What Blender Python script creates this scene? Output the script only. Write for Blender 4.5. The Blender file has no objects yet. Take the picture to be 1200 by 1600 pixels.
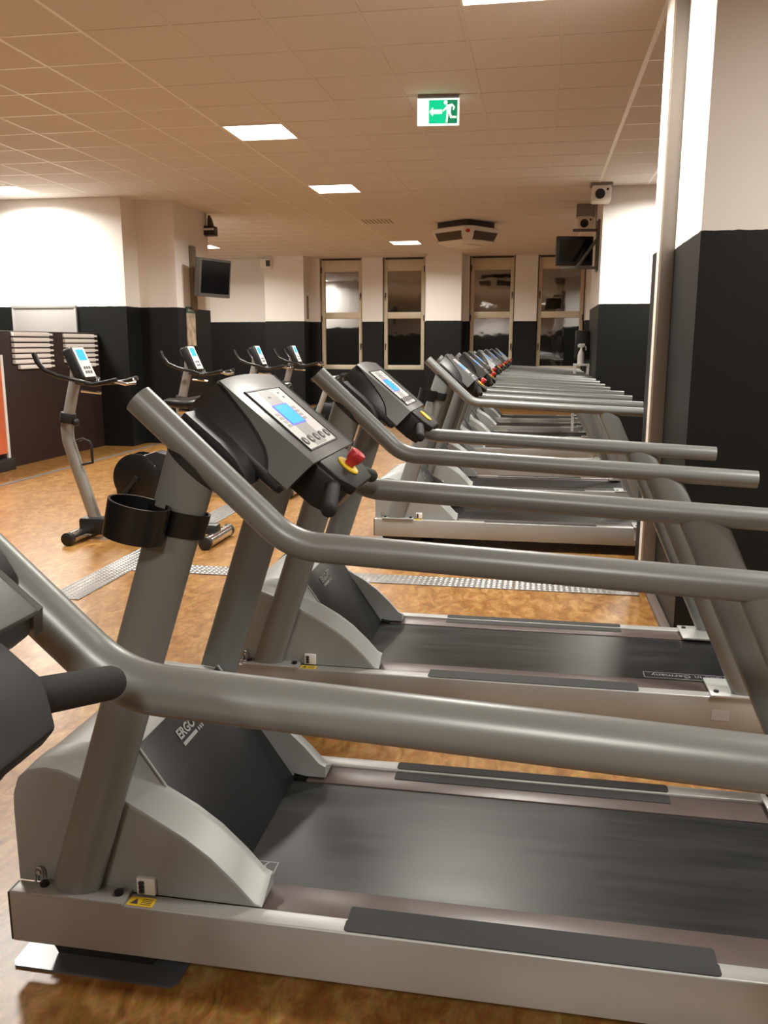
import bpy, bmesh, math, random
from mathutils import Vector, Matrix
random.seed(4)
R = math.radians
scene = bpy.context.scene
COL = scene.collection
# ------------------------------------------------------------------ camera
cam_d = bpy.data.cameras.new('camera')
cam = bpy.data.objects.new('camera', cam_d); COL.objects.link(cam)
cam_d.sensor_fit = 'VERTICAL'; cam_d.sensor_height = 36.0
cam_d.lens = 36.0 * 1326.97 / 1600.0
cam_d.clip_start = 0.02; cam_d.clip_end = 100
CZ = 1.4937
yaw, pit, rol = R(-10.0766), R(-11.2062), R(0.0442)
fw = Vector((math.sin(yaw)*math.cos(pit), math.cos(yaw)*math.cos(pit), math.sin(pit)))
rt = Vector((math.cos(yaw), -math.sin(yaw), 0)); up = rt.cross(fw)
rt2 = rt*math.cos(rol)+up*math.sin(rol); up2 = up*math.cos(rol)-rt*math.sin(rol)
m = Matrix((rt2, up2, -fw)).transposed().to_4x4(); m.translation = (0, 0, CZ)
cam.matrix_world = m
scene.camera = cam
# ------------------------------------------------------------------ world and exposure
world = bpy.data.worlds.new('world'); scene.world = world
world.use_nodes = True
world.node_tree.nodes['Background'].inputs[0].default_value = (0.012, 0.011, 0.010, 1)
world.node_tree.nodes['Background'].inputs[1].default_value = 1.0
vs = scene.view_settings
vs.view_transform = 'Standard'; vs.look = 'None'; vs.gamma = 1.0; vs.use_curve_mapping = False
vs.exposure = 0.0
LAMP_WATTS = 132.0
LAMP_COLOUR = (1.0, 0.96, 0.88)

# ------------------------------------------------------------------ materials
def nt(name):
    mt = bpy.data.materials.new(name); mt.use_nodes = True
    t = mt.node_tree; b = t.nodes['Principled BSDF']
    return mt, t, b
def mat(name, col, rough=0.5, metal=0.0, noise=0.0, nscale=40.0, bump=0.0, bscale=200.0, spec=0.5, coat=0.0, emit=None, es=1.0, rvar=0.0):
    mt, t, b = nt(name)
    b.inputs['Base Color'].default_value = (*col, 1)
    b.inputs['Roughness'].default_value = rough
    b.inputs['Metallic'].default_value = metal
    b.inputs['Specular IOR Level'].default_value = spec
    b.inputs['Coat Weight'].default_value = coat
    co = t.nodes.new('ShaderNodeTexCoord')
    if noise or rvar:
        n = t.nodes.new('ShaderNodeTexNoise'); n.inputs['Scale'].default_value = nscale; n.inputs['Detail'].default_value = 4
        t.links.new(co.outputs['Object'], n.inputs['Vector'])
    if noise:
        r = t.nodes.new('ShaderNodeMapRange')
        r.inputs[1].default_value = 0.3; r.inputs[2].default_value = 0.7
        r.inputs[3].default_value = 1-noise; r.inputs[4].default_value = 1+noise
        t.links.new(n.outputs['Fac'], r.inputs[0])
        mx = t.nodes.new('ShaderNodeVectorMath'); mx.operation = 'SCALE'; mx.inputs[0].default_value = col
        t.links.new(r.outputs[0], mx.inputs['Scale']); t.links.new(mx.outputs[0], b.inputs['Base Color'])
    if rvar:
        r2 = t.nodes.new('ShaderNodeMapRange'); r2.inputs[1].default_value = 0.3; r2.inputs[2].default_value = 0.7
        r2.inputs[3].default_value = rough-rvar; r2.inputs[4].default_value = rough+rvar
        t.links.new(n.outputs['Fac'], r2.inputs[0]); t.links.new(r2.outputs[0], b.inputs['Roughness'])
    if bump:
        n2 = t.nodes.new('ShaderNodeTexNoise'); n2.inputs['Scale'].default_value = bscale; n2.inputs['Detail'].default_value = 2
        t.links.new(co.outputs['Object'], n2.inputs['Vector'])
        bp = t.nodes.new('ShaderNodeBump'); bp.inputs['Strength'].default_value = bump; bp.inputs['Distance'].default_value = 0.002
        t.links.new(n2.outputs['Fac'], bp.inputs['Height']); t.links.new(bp.outputs[0], b.inputs['Normal'])
    if emit:
        b.inputs['Emission Color'].default_value = (*emit, 1); b.inputs['Emission Strength'].default_value = es
    return mt

def floor_material():
    mt, t, b = nt('cork_linoleum')
    co = t.nodes.new('ShaderNodeTexCoord')
    mp = t.nodes.new('ShaderNodeMapping'); mp.inputs['Scale'].default_value = (1.0, 0.55, 1)
    mp.inputs['Rotation'].default_value = (0, 0, 0.6)
    t.links.new(co.outputs['Object'], mp.inputs[0])
    n1 = t.nodes.new('ShaderNodeTexNoise'); n1.inputs['Scale'].default_value = 14; n1.inputs['Detail'].default_value = 6; n1.inputs['Roughness'].default_value = 0.65
    n1.inputs['Distortion'].default_value = 1.2
    n2 = t.nodes.new('ShaderNodeTexNoise'); n2.inputs['Scale'].default_value = 70; n2.inputs['Detail'].default_value = 4
    n3 = t.nodes.new('ShaderNodeTexNoise'); n3.inputs['Scale'].default_value = 1.3; n3.inputs['Detail'].default_value = 3
    for n in (n1, n2, n3): t.links.new(mp.outputs[0], n.inputs['Vector'])
    cr = t.nodes.new('ShaderNodeValToRGB')
    e = cr.color_ramp.elements
    e[0].position = 0.34; e[0].color = (0.165, 0.068, 0.016, 1)
    e[1].position = 0.66; e[1].color = (0.36, 0.205, 0.072, 1)
    k = e.new(0.5); k.color = (0.255, 0.122, 0.031, 1)
    t.links.new(n1.outputs['Fac'], cr.inputs[0])
    mx = t.nodes.new('ShaderNodeMix'); mx.data_type = 'RGBA'; mx.blend_type = 'SOFT_LIGHT'; mx.inputs[0].default_value = 0.6
    t.links.new(cr.outputs[0], mx.inputs[6]); t.links.new(n2.outputs['Color'], mx.inputs[7])
    t.links.new(mx.outputs[2], b.inputs['Base Color'])
    rr = t.nodes.new('ShaderNodeMapRange'); rr.inputs[3].default_value = 0.25; rr.inputs[4].default_value = 0.38
    t.links.new(n3.outputs['Fac'], rr.inputs[0]); t.links.new(rr.outputs[0], b.inputs['Roughness'])
    bp = t.nodes.new('ShaderNodeBump'); bp.inputs['Strength'].default_value = 0.04; bp.inputs['Distance'].default_value = 0.002
    t.links.new(n2.outputs['Fac'], bp.inputs['Height']); t.links.new(bp.outputs[0], b.inputs['Normal'])
    return mt
def wall_material():
    """white emulsion above, black washable paint below two metres"""
    mt, t, b = nt('two_tone_wall_paint')
    b.inputs['Specular IOR Level'].default_value = 0.25
    g = t.nodes.new('ShaderNodeNewGeometry'); s = t.nodes.new('ShaderNodeSeparateXYZ')
    t.links.new(g.outputs['Position'], s.inputs[0])
    n = t.nodes.new('ShaderNodeTexNoise'); n.inputs['Scale'].default_value = 18
    t.links.new(g.outputs['Position'], n.inputs['Vector'])
    ad = t.nodes.new('ShaderNodeMath'); ad.operation = 'MULTIPLY_ADD'; ad.inputs[1].default_value = 0.010; ad.inputs[2].default_value = 2.015
    t.links.new(n.outputs['Fac'], ad.inputs[0])
    lt = t.nodes.new('ShaderNodeMath'); lt.operation = 'LESS_THAN'
    t.links.new(s.outputs[2], lt.inputs[0]); t.links.new(ad.outputs[0], lt.inputs[1])
    mx = t.nodes.new('ShaderNodeMix'); mx.data_type = 'RGBA'
    mx.inputs[6].default_value = (0.80, 0.775, 0.74, 1); mx.inputs[7].default_value = (0.0078, 0.0086, 0.0088, 1)
    t.links.new(lt.outputs[0], mx.inputs[0]); t.links.new(mx.outputs[2], b.inputs['Base Color'])
    r = t.nodes.new('ShaderNodeMapRange'); r.inputs[3].default_value = 0.8; r.inputs[4].default_value = 0.42
    t.links.new(lt.outputs[0], r.inputs[0]); t.links.new(r.outputs[0], b.inputs['Roughness'])
    n2 = t.nodes.new('ShaderNodeTexNoise'); n2.inputs['Scale'].default_value = 220
    t.links.new(g.outputs['Position'], n2.inputs['Vector'])
    bp = t.nodes.new('ShaderNodeBump'); bp.inputs['Strength'].default_value = 0.25; bp.inputs['Distance'].default_value = 0.002
    t.links.new(n2.outputs['Fac'], bp.inputs['Height']); t.links.new(bp.outputs[0], b.inputs['Normal'])
    return mt
def belt_material():
    mt, t, b = nt('running_belt_rubber')
    co = t.nodes.new('ShaderNodeTexCoord'); mp = t.nodes.new('ShaderNodeMapping')
    mp.inputs['Scale'].default_value = (1.2, 14, 1)
    t.links.new(co.outputs['Object'], mp.inputs[0])
    n = t.nodes.new('ShaderNodeTexNoise'); n.inputs['Scale'].default_value = 2.0; n.inputs['Detail'].default_value = 5
    t.links.new(mp.outputs[0], n.inputs['Vector'])
    cr = t.nodes.new('ShaderNodeValToRGB'); e = cr.color_ramp.elements
    e[0].position = 0.3; e[0].color = (0.010, 0.0105, 0.011, 1); e[1].position = 0.75; e[1].color = (0.021, 0.021, 0.021, 1)
    t.links.new(n.outputs['Fac'], cr.inputs[0]); t.links.new(cr.outputs[0], b.inputs['Base Color'])
    b.inputs['Specular IOR Level'].default_value = 0.3
    r = t.nodes.new('ShaderNodeMapRange'); r.inputs[3].default_value = 0.26; r.inputs[4].default_value = 0.42
    t.links.new(n.outputs['Fac'], r.inputs[0]); t.links.new(r.outputs[0], b.inputs['Roughness'])
    n2 = t.nodes.new('ShaderNodeTexNoise'); n2.inputs['Scale'].default_value = 500
    t.links.new(co.outputs['Object'], n2.inputs['Vector'])
    bp = t.nodes.new('ShaderNodeBump'); bp.inputs['Strength'].default_value = 0.12; bp.inputs['Distance'].default_value = 0.001
    t.links.new(n2.outputs['Fac'], bp.inputs['Height']); t.links.new(bp.outputs[0], b.inputs['Normal'])
    return mt

M = dict(
    floor=floor_material(), wall=wall_material(), belt=belt_material(),
    tile=mat('ceiling_tile_board', (0.72, 0.68, 0.66), 0.9, noise=0.04, nscale=60, bump=0.2, bscale=300),
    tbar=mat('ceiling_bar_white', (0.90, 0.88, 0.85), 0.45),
    slab=mat('ceiling_slab', (0.3, 0.28, 0.26), 0.9),
    silver=mat('silver_paint', (0.37, 0.375, 0.365), 0.36, 0.3, noise=0.03, nscale=6, bump=0.06, bscale=600),
    tube=mat('grey_metallic_tube_paint', (0.192, 0.203, 0.199), 0.36, 0.18, noise=0.03, nscale=5, bump=0.05, bscale=700),
    hood=mat('silver_plastic', (0.285, 0.298, 0.292), 0.46, 0.15, noise=0.02, nscale=5, bump=0.04, bscale=700),
    plate=mat('bright_zinc_plate', (0.52, 0.53, 0.52), 0.38, 0.5),
    footplate=mat('dark_zinc_foot_plate', (0.15, 0.155, 0.16), 0.3, 0.4),
    blackpl=mat('black_plastic', (0.012, 0.012, 0.013), 0.42, bump=0.1, bscale=700),
    blackgl=mat('black_gloss_plastic', (0.006, 0.007, 0.008), 0.32),
    char=mat('charcoal_panel', (0.008, 0.0085, 0.0095), 0.42, bump=0.12, bscale=600),
    bezel=mat('dark_grey_console_plastic', (0.078, 0.083, 0.083), 0.36, 0.1, bump=0.06, bscale=700),
    tray=mat('dark_hand_console_plastic', (0.014, 0.0145, 0.015), 0.55, spec=0.25, bump=0.06, bscale=700),
    foam=mat('black_foam_grip', (0.010, 0.010, 0.010), 0.75, bump=0.3, bscale=500),
    rubber=mat('black_rubber', (0.015, 0.015, 0.015), 0.7),
    strip=mat('dark_brown_side_strip', (0.075, 0.055, 0.052), 0.36, noise=0.1, nscale=20),
    grip=mat('anti_slip_pad', (0.020, 0.0215, 0.022), 0.8, bump=0.5, bscale=900),
    under=mat('black_undercarriage', (0.010, 0.010, 0.010), 0.6),
    white=mat('white_plastic', (0.72, 0.71, 0.68), 0.45),
    keypad=mat('keypad_white_foil', (0.66, 0.67, 0.67), 0.4),
    keygrey=mat('keypad_grey_foil', (0.40, 0.405, 0.405), 0.35),
    keydark=mat('keypad_dark_button', (0.05, 0.05, 0.055), 0.4),
    lcd=mat('backlit_lcd', (0.02, 0.10, 0.2), 0.25, emit=(0.02, 0.48, 1.0), es=1.15),
    lcdrim=mat('lcd_violet_rim', (0.1, 0.1, 0.4), 0.3, emit=(0.12, 0.13, 0.9), es=0.9),
    red=mat('red_mushroom_plastic', (0.50, 0.03, 0.035), 0.35),
    yellow=mat('yellow_plastic', (0.75, 0.52, 0.02), 0.4),
    print=mat('grey_white_print', (0.30, 0.30, 0.30), 0.5),
    dimprint=mat('worn_grey_print', (0.23, 0.23, 0.235), 0.5),
    steel=mat('bolt_steel', (0.5, 0.5, 0.5), 0.3, 0.9),
    bolt=mat('black_bolt', (0.02, 0.02, 0.02), 0.35, 0.5),
    alu=mat('aluminium_tread_plate', (0.25, 0.245, 0.235), 0.38, 0.5, noise=0.05, nscale=10),
    post=mat('taupe_door_profile', (0.30, 0.265, 0.235), 0.45),
    plinth=mat('brown_plinth', (0.11, 0.085, 0.07), 0.5),
    postlight=mat('lit_door_edge', (0.72, 0.64, 0.54), 0.4),
    winframe=mat('cream_window_frame', (0.62, 0.54, 0.40), 0.45, noise=0.04, nscale=8),
    brownwood=mat('dark_brown_partition', (0.020, 0.0085, 0.007), 0.55, noise=0.12, nscale=14),
    slat=mat('off_white_slat', (0.78, 0.76, 0.73), 0.5),
    greyboard=mat('light_grey_board', (0.30, 0.29, 0.28), 0.5),
    tv=mat('tv_screen_glass', (0.006, 0.006, 0.007), 0.12),
    tvcase=mat('tv_case_grey', (0.10, 0.10, 0.095), 0.4),
    acwhite=mat('heater_case_white', (0.80, 0.77, 0.72), 0.5),
    grille=mat('heater_grille_dark', (0.05, 0.04, 0.032), 0.6),
    bikegrey=mat('bike_frame_grey', (0.30, 0.29, 0.265), 0.4, 0.4),
    chrome=mat('chrome', (0.75, 0.75, 0.75), 0.16, 1.0),
    lamp=mat('lamp_diffuser', (0.9, 0.9, 0.9), 0.5, emit=(1.0, 0.93, 0.84), es=7.0),
    green=mat('exit_sign_green', (0.0, 0.35, 0.16), 0.4, emit=(0.0, 0.62, 0.28), es=1.0),
    greendim=mat('exit_sign_dim_green', (0.0, 0.20, 0.10), 0.4, emit=(0.01, 0.25, 0.11), es=0.8),
    signwhite=mat('exit_sign_white', (0.9, 0.95, 0.92), 0.4, emit=(0.85, 1.0, 0.92), es=1.0),
    signcase=mat('exit_sign_case', (0.25, 0.24, 0.24), 0.5),
    poster=mat('beige_poster', (0.42, 0.33, 0.24), 0.6, noise=0.35, nscale=9),
    postergreen=mat('green_poster_header', (0.03, 0.09, 0.05), 0.6),
    orange=mat('orange_red_banner', (0.55, 0.12, 0.04), 0.55, noise=0.2, nscale=3),
    duct=mat('taupe_cable_duct', (0.20, 0.165, 0.12), 0.5),
    beige=mat('beige_upholstery', (0.40, 0.25, 0.12), 0.6),
)
def pane_material():
    mt, t, b = nt('night_window_glass')
    b.inputs['Base Color'].default_value = (0.010, 0.010, 0.008, 1)
    b.inputs['Roughness'].default_value = 0.03
    b.inputs['IOR'].default_value = 3.0
    b.inputs['Specular IOR Level'].default_value = 0.6
    co = t.nodes.new('ShaderNodeTexCoord'); n = t.nodes.new('ShaderNodeTexNoise'); n.inputs['Scale'].default_value = 2.2
    t.links.new(co.outputs['Object'], n.inputs['Vector'])
    bp = t.nodes.new('ShaderNodeBump'); bp.inputs['Strength'].default_value = 0.05; bp.inputs['Distance'].default_value = 0.03
    t.links.new(n.outputs['Fac'], bp.inputs['Height']); t.links.new(bp.outputs[0], b.inputs['Normal'])
    return mt
M['pane'] = pane_material()

# ------------------------------------------------------------------ mesh helpers
class MB:
    def __init__(s, off=(0, 0, 0)):
        s.v = []; s.f = []; s.o = Vector(off)
    def add(s, vs, fs):
        b = len(s.v)
        s.v += [tuple(Vector(p)+s.o) for p in vs]
        s.f += [tuple(i+b for i in f) for f in fs]
    def box(s, x0, x1, y0, y1, z0, z1, bev=0.0, seg=2):
        P = [(x0,y0,z0),(x1,y0,z0),(x1,y1,z0),(x0,y1,z0),(x0,y0,z1),(x1,y0,z1),(x1,y1,z1),(x0,y1,z1)]
        F = [(3,2,1,0),(4,5,6,7),(0,1,5,4),(1,2,6,5),(2,3,7,6),(3,0,4,7)]
        if bev:
            bm = bmesh.new(); vv = [bm.verts.new(p) for p in P]
            for f in F: bm.faces.new([vv[i] for i in f])
            bmesh.ops.bevel(bm, geom=bm.edges[:], offset=bev, segments=seg, affect='EDGES', profile=0.5)
            bm.verts.index_update()
            s.add([v.co[:] for v in bm.verts], [[v.index for v in f.verts] for f in bm.faces]); bm.free()
        else: s.add(P, F)
        return s
    def prism(s, pts, a0, a1, axis='y', bev=0.0):
        """polygon (list of 2-D points) extruded along an axis; y: pts are x,z; x: pts are y,z; z: pts are x,y"""
        def mk(p, a):
            return {'y': (p[0], a, p[1]), 'x': (a, p[0], p[1]), 'z': (p[0], p[1], a)}[axis]
        n = len(pts)
        V = [mk(p, a0) for p in pts]+[mk(p, a1) for p in pts]
        F = [tuple(range(n)), tuple(range(2*n-1, n-1, -1))]+[(i, n+i, n+(i+1) % n, (i+1) % n) for i in range(n)]
        bm = bmesh.new(); vv = [bm.verts.new(p) for p in V]
        for f in F: bm.faces.new([vv[i] for i in f])
        bmesh.ops.recalc_face_normals(bm, faces=bm.faces[:])
        if bev: bmesh.ops.bevel(bm, geom=bm.edges[:], offset=bev, segments=2, affect='EDGES', profile=0.5)
        bm.verts.index_update()
        s.add([v.co[:] for v in bm.verts], [[v.index for v in f.verts] for f in bm.faces]); bm.free()
        return s
    def loft(s, rings, cap=True, closed=True):
        n = len(rings[0]); V = [p for r in rings for p in r]; F = []
        for k in range(len(rings)-1):
            for i in range(n if closed else n-1):
                j = (i+1) % n
                F.append((k*n+i, k*n+j, (k+1)*n+j, (k+1)*n+i))
        if cap and closed:
            F.append(tuple(range(n-1, -1, -1))); F.append(tuple(range((len(rings)-1)*n, len(rings)*n)))
        s.add(V, F); return s
    def tube(s, path, r, seg=16, cap=True, squash=None):
        path = [Vector(p) for p in path]; rings = []
        ref = None
        for k, p in enumerate(path):
            if k == 0: d = path[1]-p
            elif k == len(path)-1: d = p-path[k-1]
            else: d = (path[k+1]-p).normalized()+(p-path[k-1]).normalized()
            d.normalize()
            if ref is None: ref = Vector((0, 1, 0)) if abs(d.y) < 0.9 else Vector((0, 0, 1))
            a = (ref-d*ref.dot(d)).normalized(); b = d.cross(a); ref = a
            rr = r[k] if isinstance(r, (list, tuple)) else r
            q = squash or (1, 1)
            rings.append([p+a*(rr*q[0]*math.cos(2*math.pi*i/seg))+b*(rr*q[1]*math.sin(2*math.pi*i/seg)) for i in range(seg)])
        return s.loft(rings, cap)
    def lathe(s, prof, c, axis, seg=24):
        """profile of (radius, height) about an axis through c"""
        ax = Vector(axis).normalized(); t = Vector((0, 1, 0)) if abs(ax.y) < 0.9 else Vector((1, 0, 0))
        a = (t-ax*t.dot(ax)).normalized(); b = ax.cross(a); c = Vector(c)
        rings = [[c+ax*h+a*(max(r, 1e-4)*math.cos(2*math.pi*i/seg))+b*(max(r, 1e-4)*math.sin(2*math.pi*i/seg)) for i in range(seg)] for r, h in prof]
        return s.loft(rings, True)
    def build(s, name, material, parent=None, smooth=35):
        me = bpy.data.meshes.new(name); me.from_pydata(s.v, [], s.f)
        bm = bmesh.new(); bm.from_mesh(me); bmesh.ops.recalc_face_normals(bm, faces=bm.faces[:]); bm.to_mesh(me); bm.free()
        me.materials.append(M[material] if isinstance(material, str) else material)
        if smooth:
            me.polygons.foreach_set('use_smooth', [True]*len(me.polygons)); me.set_sharp_from_angle(angle=R(smooth))
        me.update()
        return link(name, me, parent)
def link(name, me, parent=None):
    o = bpy.data.objects.new(name, me); COL.objects.link(o)
    if parent: o.parent = parent
    return o
def empty(name, loc, rz=0.0):
    o = bpy.data.objects.new(name, None); COL.objects.link(o)
    o.empty_display_size = 0.1; o.location = loc; o.rotation_euler.z = rz
    return o
def tag(o, label, cat, group=None, kind=None):
    o['label'] = label; o['category'] = cat
    if group: o['group'] = group
    if kind: o['kind'] = kind
    return o
def struct(o, label=None):
    o['kind'] = 'structure'
    if label: o['label'] = label
    return o
def copy_tree(o, parent=None, skip=()):
    c = o.copy(); COL.objects.link(c)
    if parent: c.parent = parent
    for ch in o.children:
        if ch.name.split('.')[0] in skip: continue
        copy_tree(ch, c, skip)
    return c
def text_mesh(name, body, size, frame, material, parent, extrude=0.0004, align='LEFT', bold=0.0):
    """frame: 4x4 matrix that places the text (x right, y up, z out)"""
    cu = bpy.data.curves.new(name, 'FONT'); cu.body = body; cu.size = size; cu.extrude = extrude; cu.align_x = align
    cu.offset = bold; cu.resolution_u = 2
    t = bpy.data.objects.new(name, cu); COL.objects.link(t)
    bpy.context.view_layer.update()
    me = bpy.data.meshes.new_from_object(t.evaluated_get(bpy.context.evaluated_depsgraph_get()))
    bpy.data.objects.remove(t); bpy.data.curves.remove(cu)
    me.transform(frame); me.materials.clear(); me.materials.append(M[material]); me.name = name
    return link(name, me, parent)
def frame(o, x, y):
    x = Vector(x).normalized(); y = Vector(y).normalized(); z = x.cross(y)
    f = Matrix((x, y, z)).transposed().to_4x4(); f.translation = o
    return f
def fillet(a, c, b, r, n=9):
    """rounded corner at c between a and b, in 3-D"""
    a, c, b = Vector(a), Vector(c), Vector(b)
    u = (a-c).normalized(); w = (b-c).normalized(); ang = u.angle(w); d = r/math.tan(ang/2)
    p, q = c+u*d, c+w*d; cen = c+(u+w).normalized()*(r/math.sin(ang/2))
    v0, v1 = p-cen, q-cen; tot = v0.angle(v1); ax = v0.cross(v1).normalized()
    return [cen+Matrix.Rotation(tot*i/n, 3, ax) @ v0 for i in range(n+1)]
def disc_pts(cx, cy, rx, ry, n=24):
    return [(cx+rx*math.cos(2*math.pi*i/n), cy+ry*math.sin(2*math.pi*i/n)) for i in range(n)]
def rrect(x0, x1, y0, y1, r, n=4):
    P = []
    for cx, cy, a in ((x1-r, y1-r, 0), (x0+r, y1-r, 90), (x0+r, y0+r, 180), (x1-r, y0+r, 270)):
        for i in range(n+1):
            t = R(a+90*i/n); P.append((cx+r*math.cos(t), cy+r*math.sin(t)))
    return P

# ------------------------------------------------------------------ the room
ZC = 3.52
XL, XR, YB, YF = -9.2, 4.2, -9.0, 21.0
struct(MB().box(XL-.2, XR+.2, YB-.2, YF+.4, -.12, 0).build('floor', 'floor', smooth=0), 'mottled orange-brown cork linoleum floor')
ceil = struct(MB().box(XL-.2, XR+.2, YB-.2, YF+.4, ZC+.02, ZC+.14).build('ceiling', 'slab', smooth=0), 'suspended ceiling of square mineral tiles')
TS = 0.625; GX = -3.045; GY = 8.19
lamp_tiles = {(0, 0), (0, 5), (0, 15), (4, -5), (-7, 4), (-7, 15), (7, 4), (-2, -5), (-7, -1), (8, -10), (-7, 9), (7, 12), (0, -20), (0, -25), (5, -17)}
vent_tiles = {(0, 10)}
def in_view(x, y):
    d = Vector((x, y, ZC))-Vector((0, 0, CZ)); q = d.dot(fw)
    if q < 0.3: return False
    u = 600+1327*d.dot(rt2)/q; v = 800-1327*d.dot(up2)/q
    return -40 < u < 1240 and -40 < v < 1640
tile_mb = MB(); e = TS/2-.011
tile_mb.prism([(-e, -e), (e, -e), (e, e), (-e, e)], 0.0, 0.016, 'z', bev=0.003)
vis, hid = [], []
i0, i1 = math.floor((XL-GX)/TS), math.ceil((XR-GX)/TS)
j0, j1 = math.floor((YB-GY)/TS), math.ceil((YF-GY)/TS)
for i in range(i0, i1):
    for j in range(j0, j1):
        if (i, j) in lamp_tiles or (i, j) in vent_tiles: continue
        x, y = GX+(i+.5)*TS, GY+(j+.5)*TS
        (vis if in_view(x, y) and x < 2.3 else hid).append((y*y+x*x, x, y))
vis.sort(); hid += vis[300:]; vis = vis[:300]
proto = None
for _, x, y in vis:
    if proto is None:
        proto = tile_mb.build('ceiling_tile', 'tile', ceil, smooth=0); o = proto
    else:
        o = proto.copy(); COL.objects.link(o)
    o.location = (x, y, ZC)
rest = MB()
for _, x, y in hid: rest.box(x-e, x+e, y-e, y+e, ZC, ZC+.016)
o = rest.build('ceiling_tile_field', 'tile', ceil, smooth=0); o['kind'] = 'stuff'
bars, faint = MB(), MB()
XA, XB = GX-.012, GX+6*TS+.018          # between these the bars take the tile colour
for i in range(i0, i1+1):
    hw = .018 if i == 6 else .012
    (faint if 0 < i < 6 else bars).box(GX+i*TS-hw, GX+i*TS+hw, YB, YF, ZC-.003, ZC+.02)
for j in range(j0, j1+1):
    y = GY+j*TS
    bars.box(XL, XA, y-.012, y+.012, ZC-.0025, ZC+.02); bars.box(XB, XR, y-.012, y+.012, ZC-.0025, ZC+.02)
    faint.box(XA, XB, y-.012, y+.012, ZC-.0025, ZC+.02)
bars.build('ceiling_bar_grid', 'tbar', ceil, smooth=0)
faint.build('tile_coloured_bar_grid', 'tile', ceil, smooth=0)

def wall(name, boxes, label, material='wall'):
    b = MB()
    for q in boxes: b.box(*q)
    return struct(b.build(name, material, smooth=0), label)
H = ZC+.02
wall('wall_left', [(XL-.2, XL, YB-.2, 21.4, 0, H)], 'two-tone side wall on the left')
wall('wall_right', [(XR, XR+.2, YB-.2, 21.4, 0, H)], 'two-tone side wall on the right')
wall('wall_back', [(XL, XR, YB-.2, YB, 0, H)], 'two-tone wall behind the viewer')
wall('wall_left_end', [(XL, -5.845, 11.70, 13.5, 0, H)], 'brightly lit white wall over black dado at far left')
wall('wall_left_column', [(-5.845, -5.26, 12.15, 13.46, 0, H)], 'column with the hanging screen')
wall('wall_right_pillar', [(0.785, 2.9, 12.05, 14.1, 0, H)], 'brightly lit far right pillar')
wall('wall_right_column', [(0.742, 2.6, 4.40, 5.32, 0, H)], 'near black and white column at right')
wall('wall_right_stub', [(0.662, 2.6, 5.32, 5.52, 0, H)], 'short wall behind the taupe profile')
wall('wall_far', [(XL, -6.47, 20.62, 21.2, 0, H), (-6.47, -5.51, 20.10, 21.2, 0, H), (-5.51, -5.29, 20.75, 21.2, 0, H),
                  (-4.23, -3.73, 20.75, 21.2, 0, H), (-2.70, -2.59, 20.75, 21.2, 0, H), (-2.59, -1.77, 20.10, 21.2, 0, H),
                  (-1.77, -1.64, 20.75, 21.2, 0, H), (-0.58, -0.056, 20.75, 21.2, 0, H), (1.035, XR, 20.10, 21.2, 0, H),
                  (-5.29, -4.23, 20.75, 21.2, 0, .87), (-3.73, -2.70, 20.75, 21.2, 0, .87), (-1.64, -.58, 20.75, 21.2, 0, .87), (-.056, 1.035, 20.75, 21.2, 0, .87),
                  (XL, XR, 21.25, 21.4, 0, H)],
     'far wall with four tall windows')
# taupe metal profile at the column
p = struct(MB().box(.668, .742, 5.20, 5.318, 0, H-.03, bev=.004).build('trim_1', 'post'), 'tall taupe metal profile standing by the column')
MB().box(.660, .668, 5.205, 5.315, 0, H-.03).build('lit_edge', 'postlight', p)  # ceiling light on the profile's side face, put in as a paler strip
struct(MB().box(.692, .741, 4.42, 5.195, 0, .03, bev=.004).build('baseboard_right', 'plinth'), 'low taupe floor profile along the column')
struct(MB().box(-5.63, -5.585, 4.0, 12.10, 0, .008).build('trim_2', 'alu', smooth=0), 'thin metal floor strip')

# windows
def window(n, x0, x1, hinge_left):
    w = struct(empty('window_%d' % n, ((x0+x1)/2, 20.9, .87)), 'tall two-pane window with cream frame, dark night glass')
    off = (-(x0+x1)/2, -20.9, -.87)
    f = .085; z0, z1 = .87, ZC-.012; zm = 2.17
    def part(name, *bx, mt='winframe', bev=.008, parent=w):
        return MB(off).box(*bx, bev=bev).build(name, mt, parent)
    part('frame_stile', x0+.02, x0+.02+f, 20.86, 20.96, z0, z1); part('frame_stile', x1-.02-f, x1-.02, 20.86, 20.96, z0, z1)
    part('frame_head', x0+.02+f, x1-.02-f, 20.86, 20.96, z1-.30, z1)
    part('shutter_slot', x0+.05, x1-.05, 20.85, 20.862, z1-.035, z1-.004, mt='grille', bev=.001)
    part('frame_transom', x0+.02+f, x1-.02-f, 20.855, 20.96, zm-.075, zm+.075)
    part('frame_sill', x0+.02+f, x1-.02-f, 20.86, 20.96, z0, z0+.11)
    for a, b in ((z0+.11, zm-.075), (zm+.075, z1-.30)):
        g = MB(off).box(x0+.02+f, x1-.02-f, 20.92, 20.93, a, b).build('pane', 'pane', w, smooth=0)
    hx = x1-.06 if hinge_left else x0+.06
    for hz in (1.45, 2.65):
        h = MB(off).box(hx-.014, hx+.014, 20.835, 20.86, hz-.05, hz+.05, bev=.004)
        h.tube([(hx, 20.835, hz), (hx, 20.815, hz), (hx, 20.815, hz-.11)], .010, 8)
        h.build('handle', 'grille', w)
    gx = x0+.03 if hinge_left else x1-.03
    for hz in (2.1, 3.25):
        MB(off).tube([(gx, 20.845, hz-.07), (gx, 20.845, hz+.07)], .014, 8).build('hinge', 'grille', w)
window(1, -5.29, -4.23, True); window(2, -3.73, -2.70, False); window(3, -1.64, -.58, True); window(4, -.056, 1.035, False)

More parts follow.
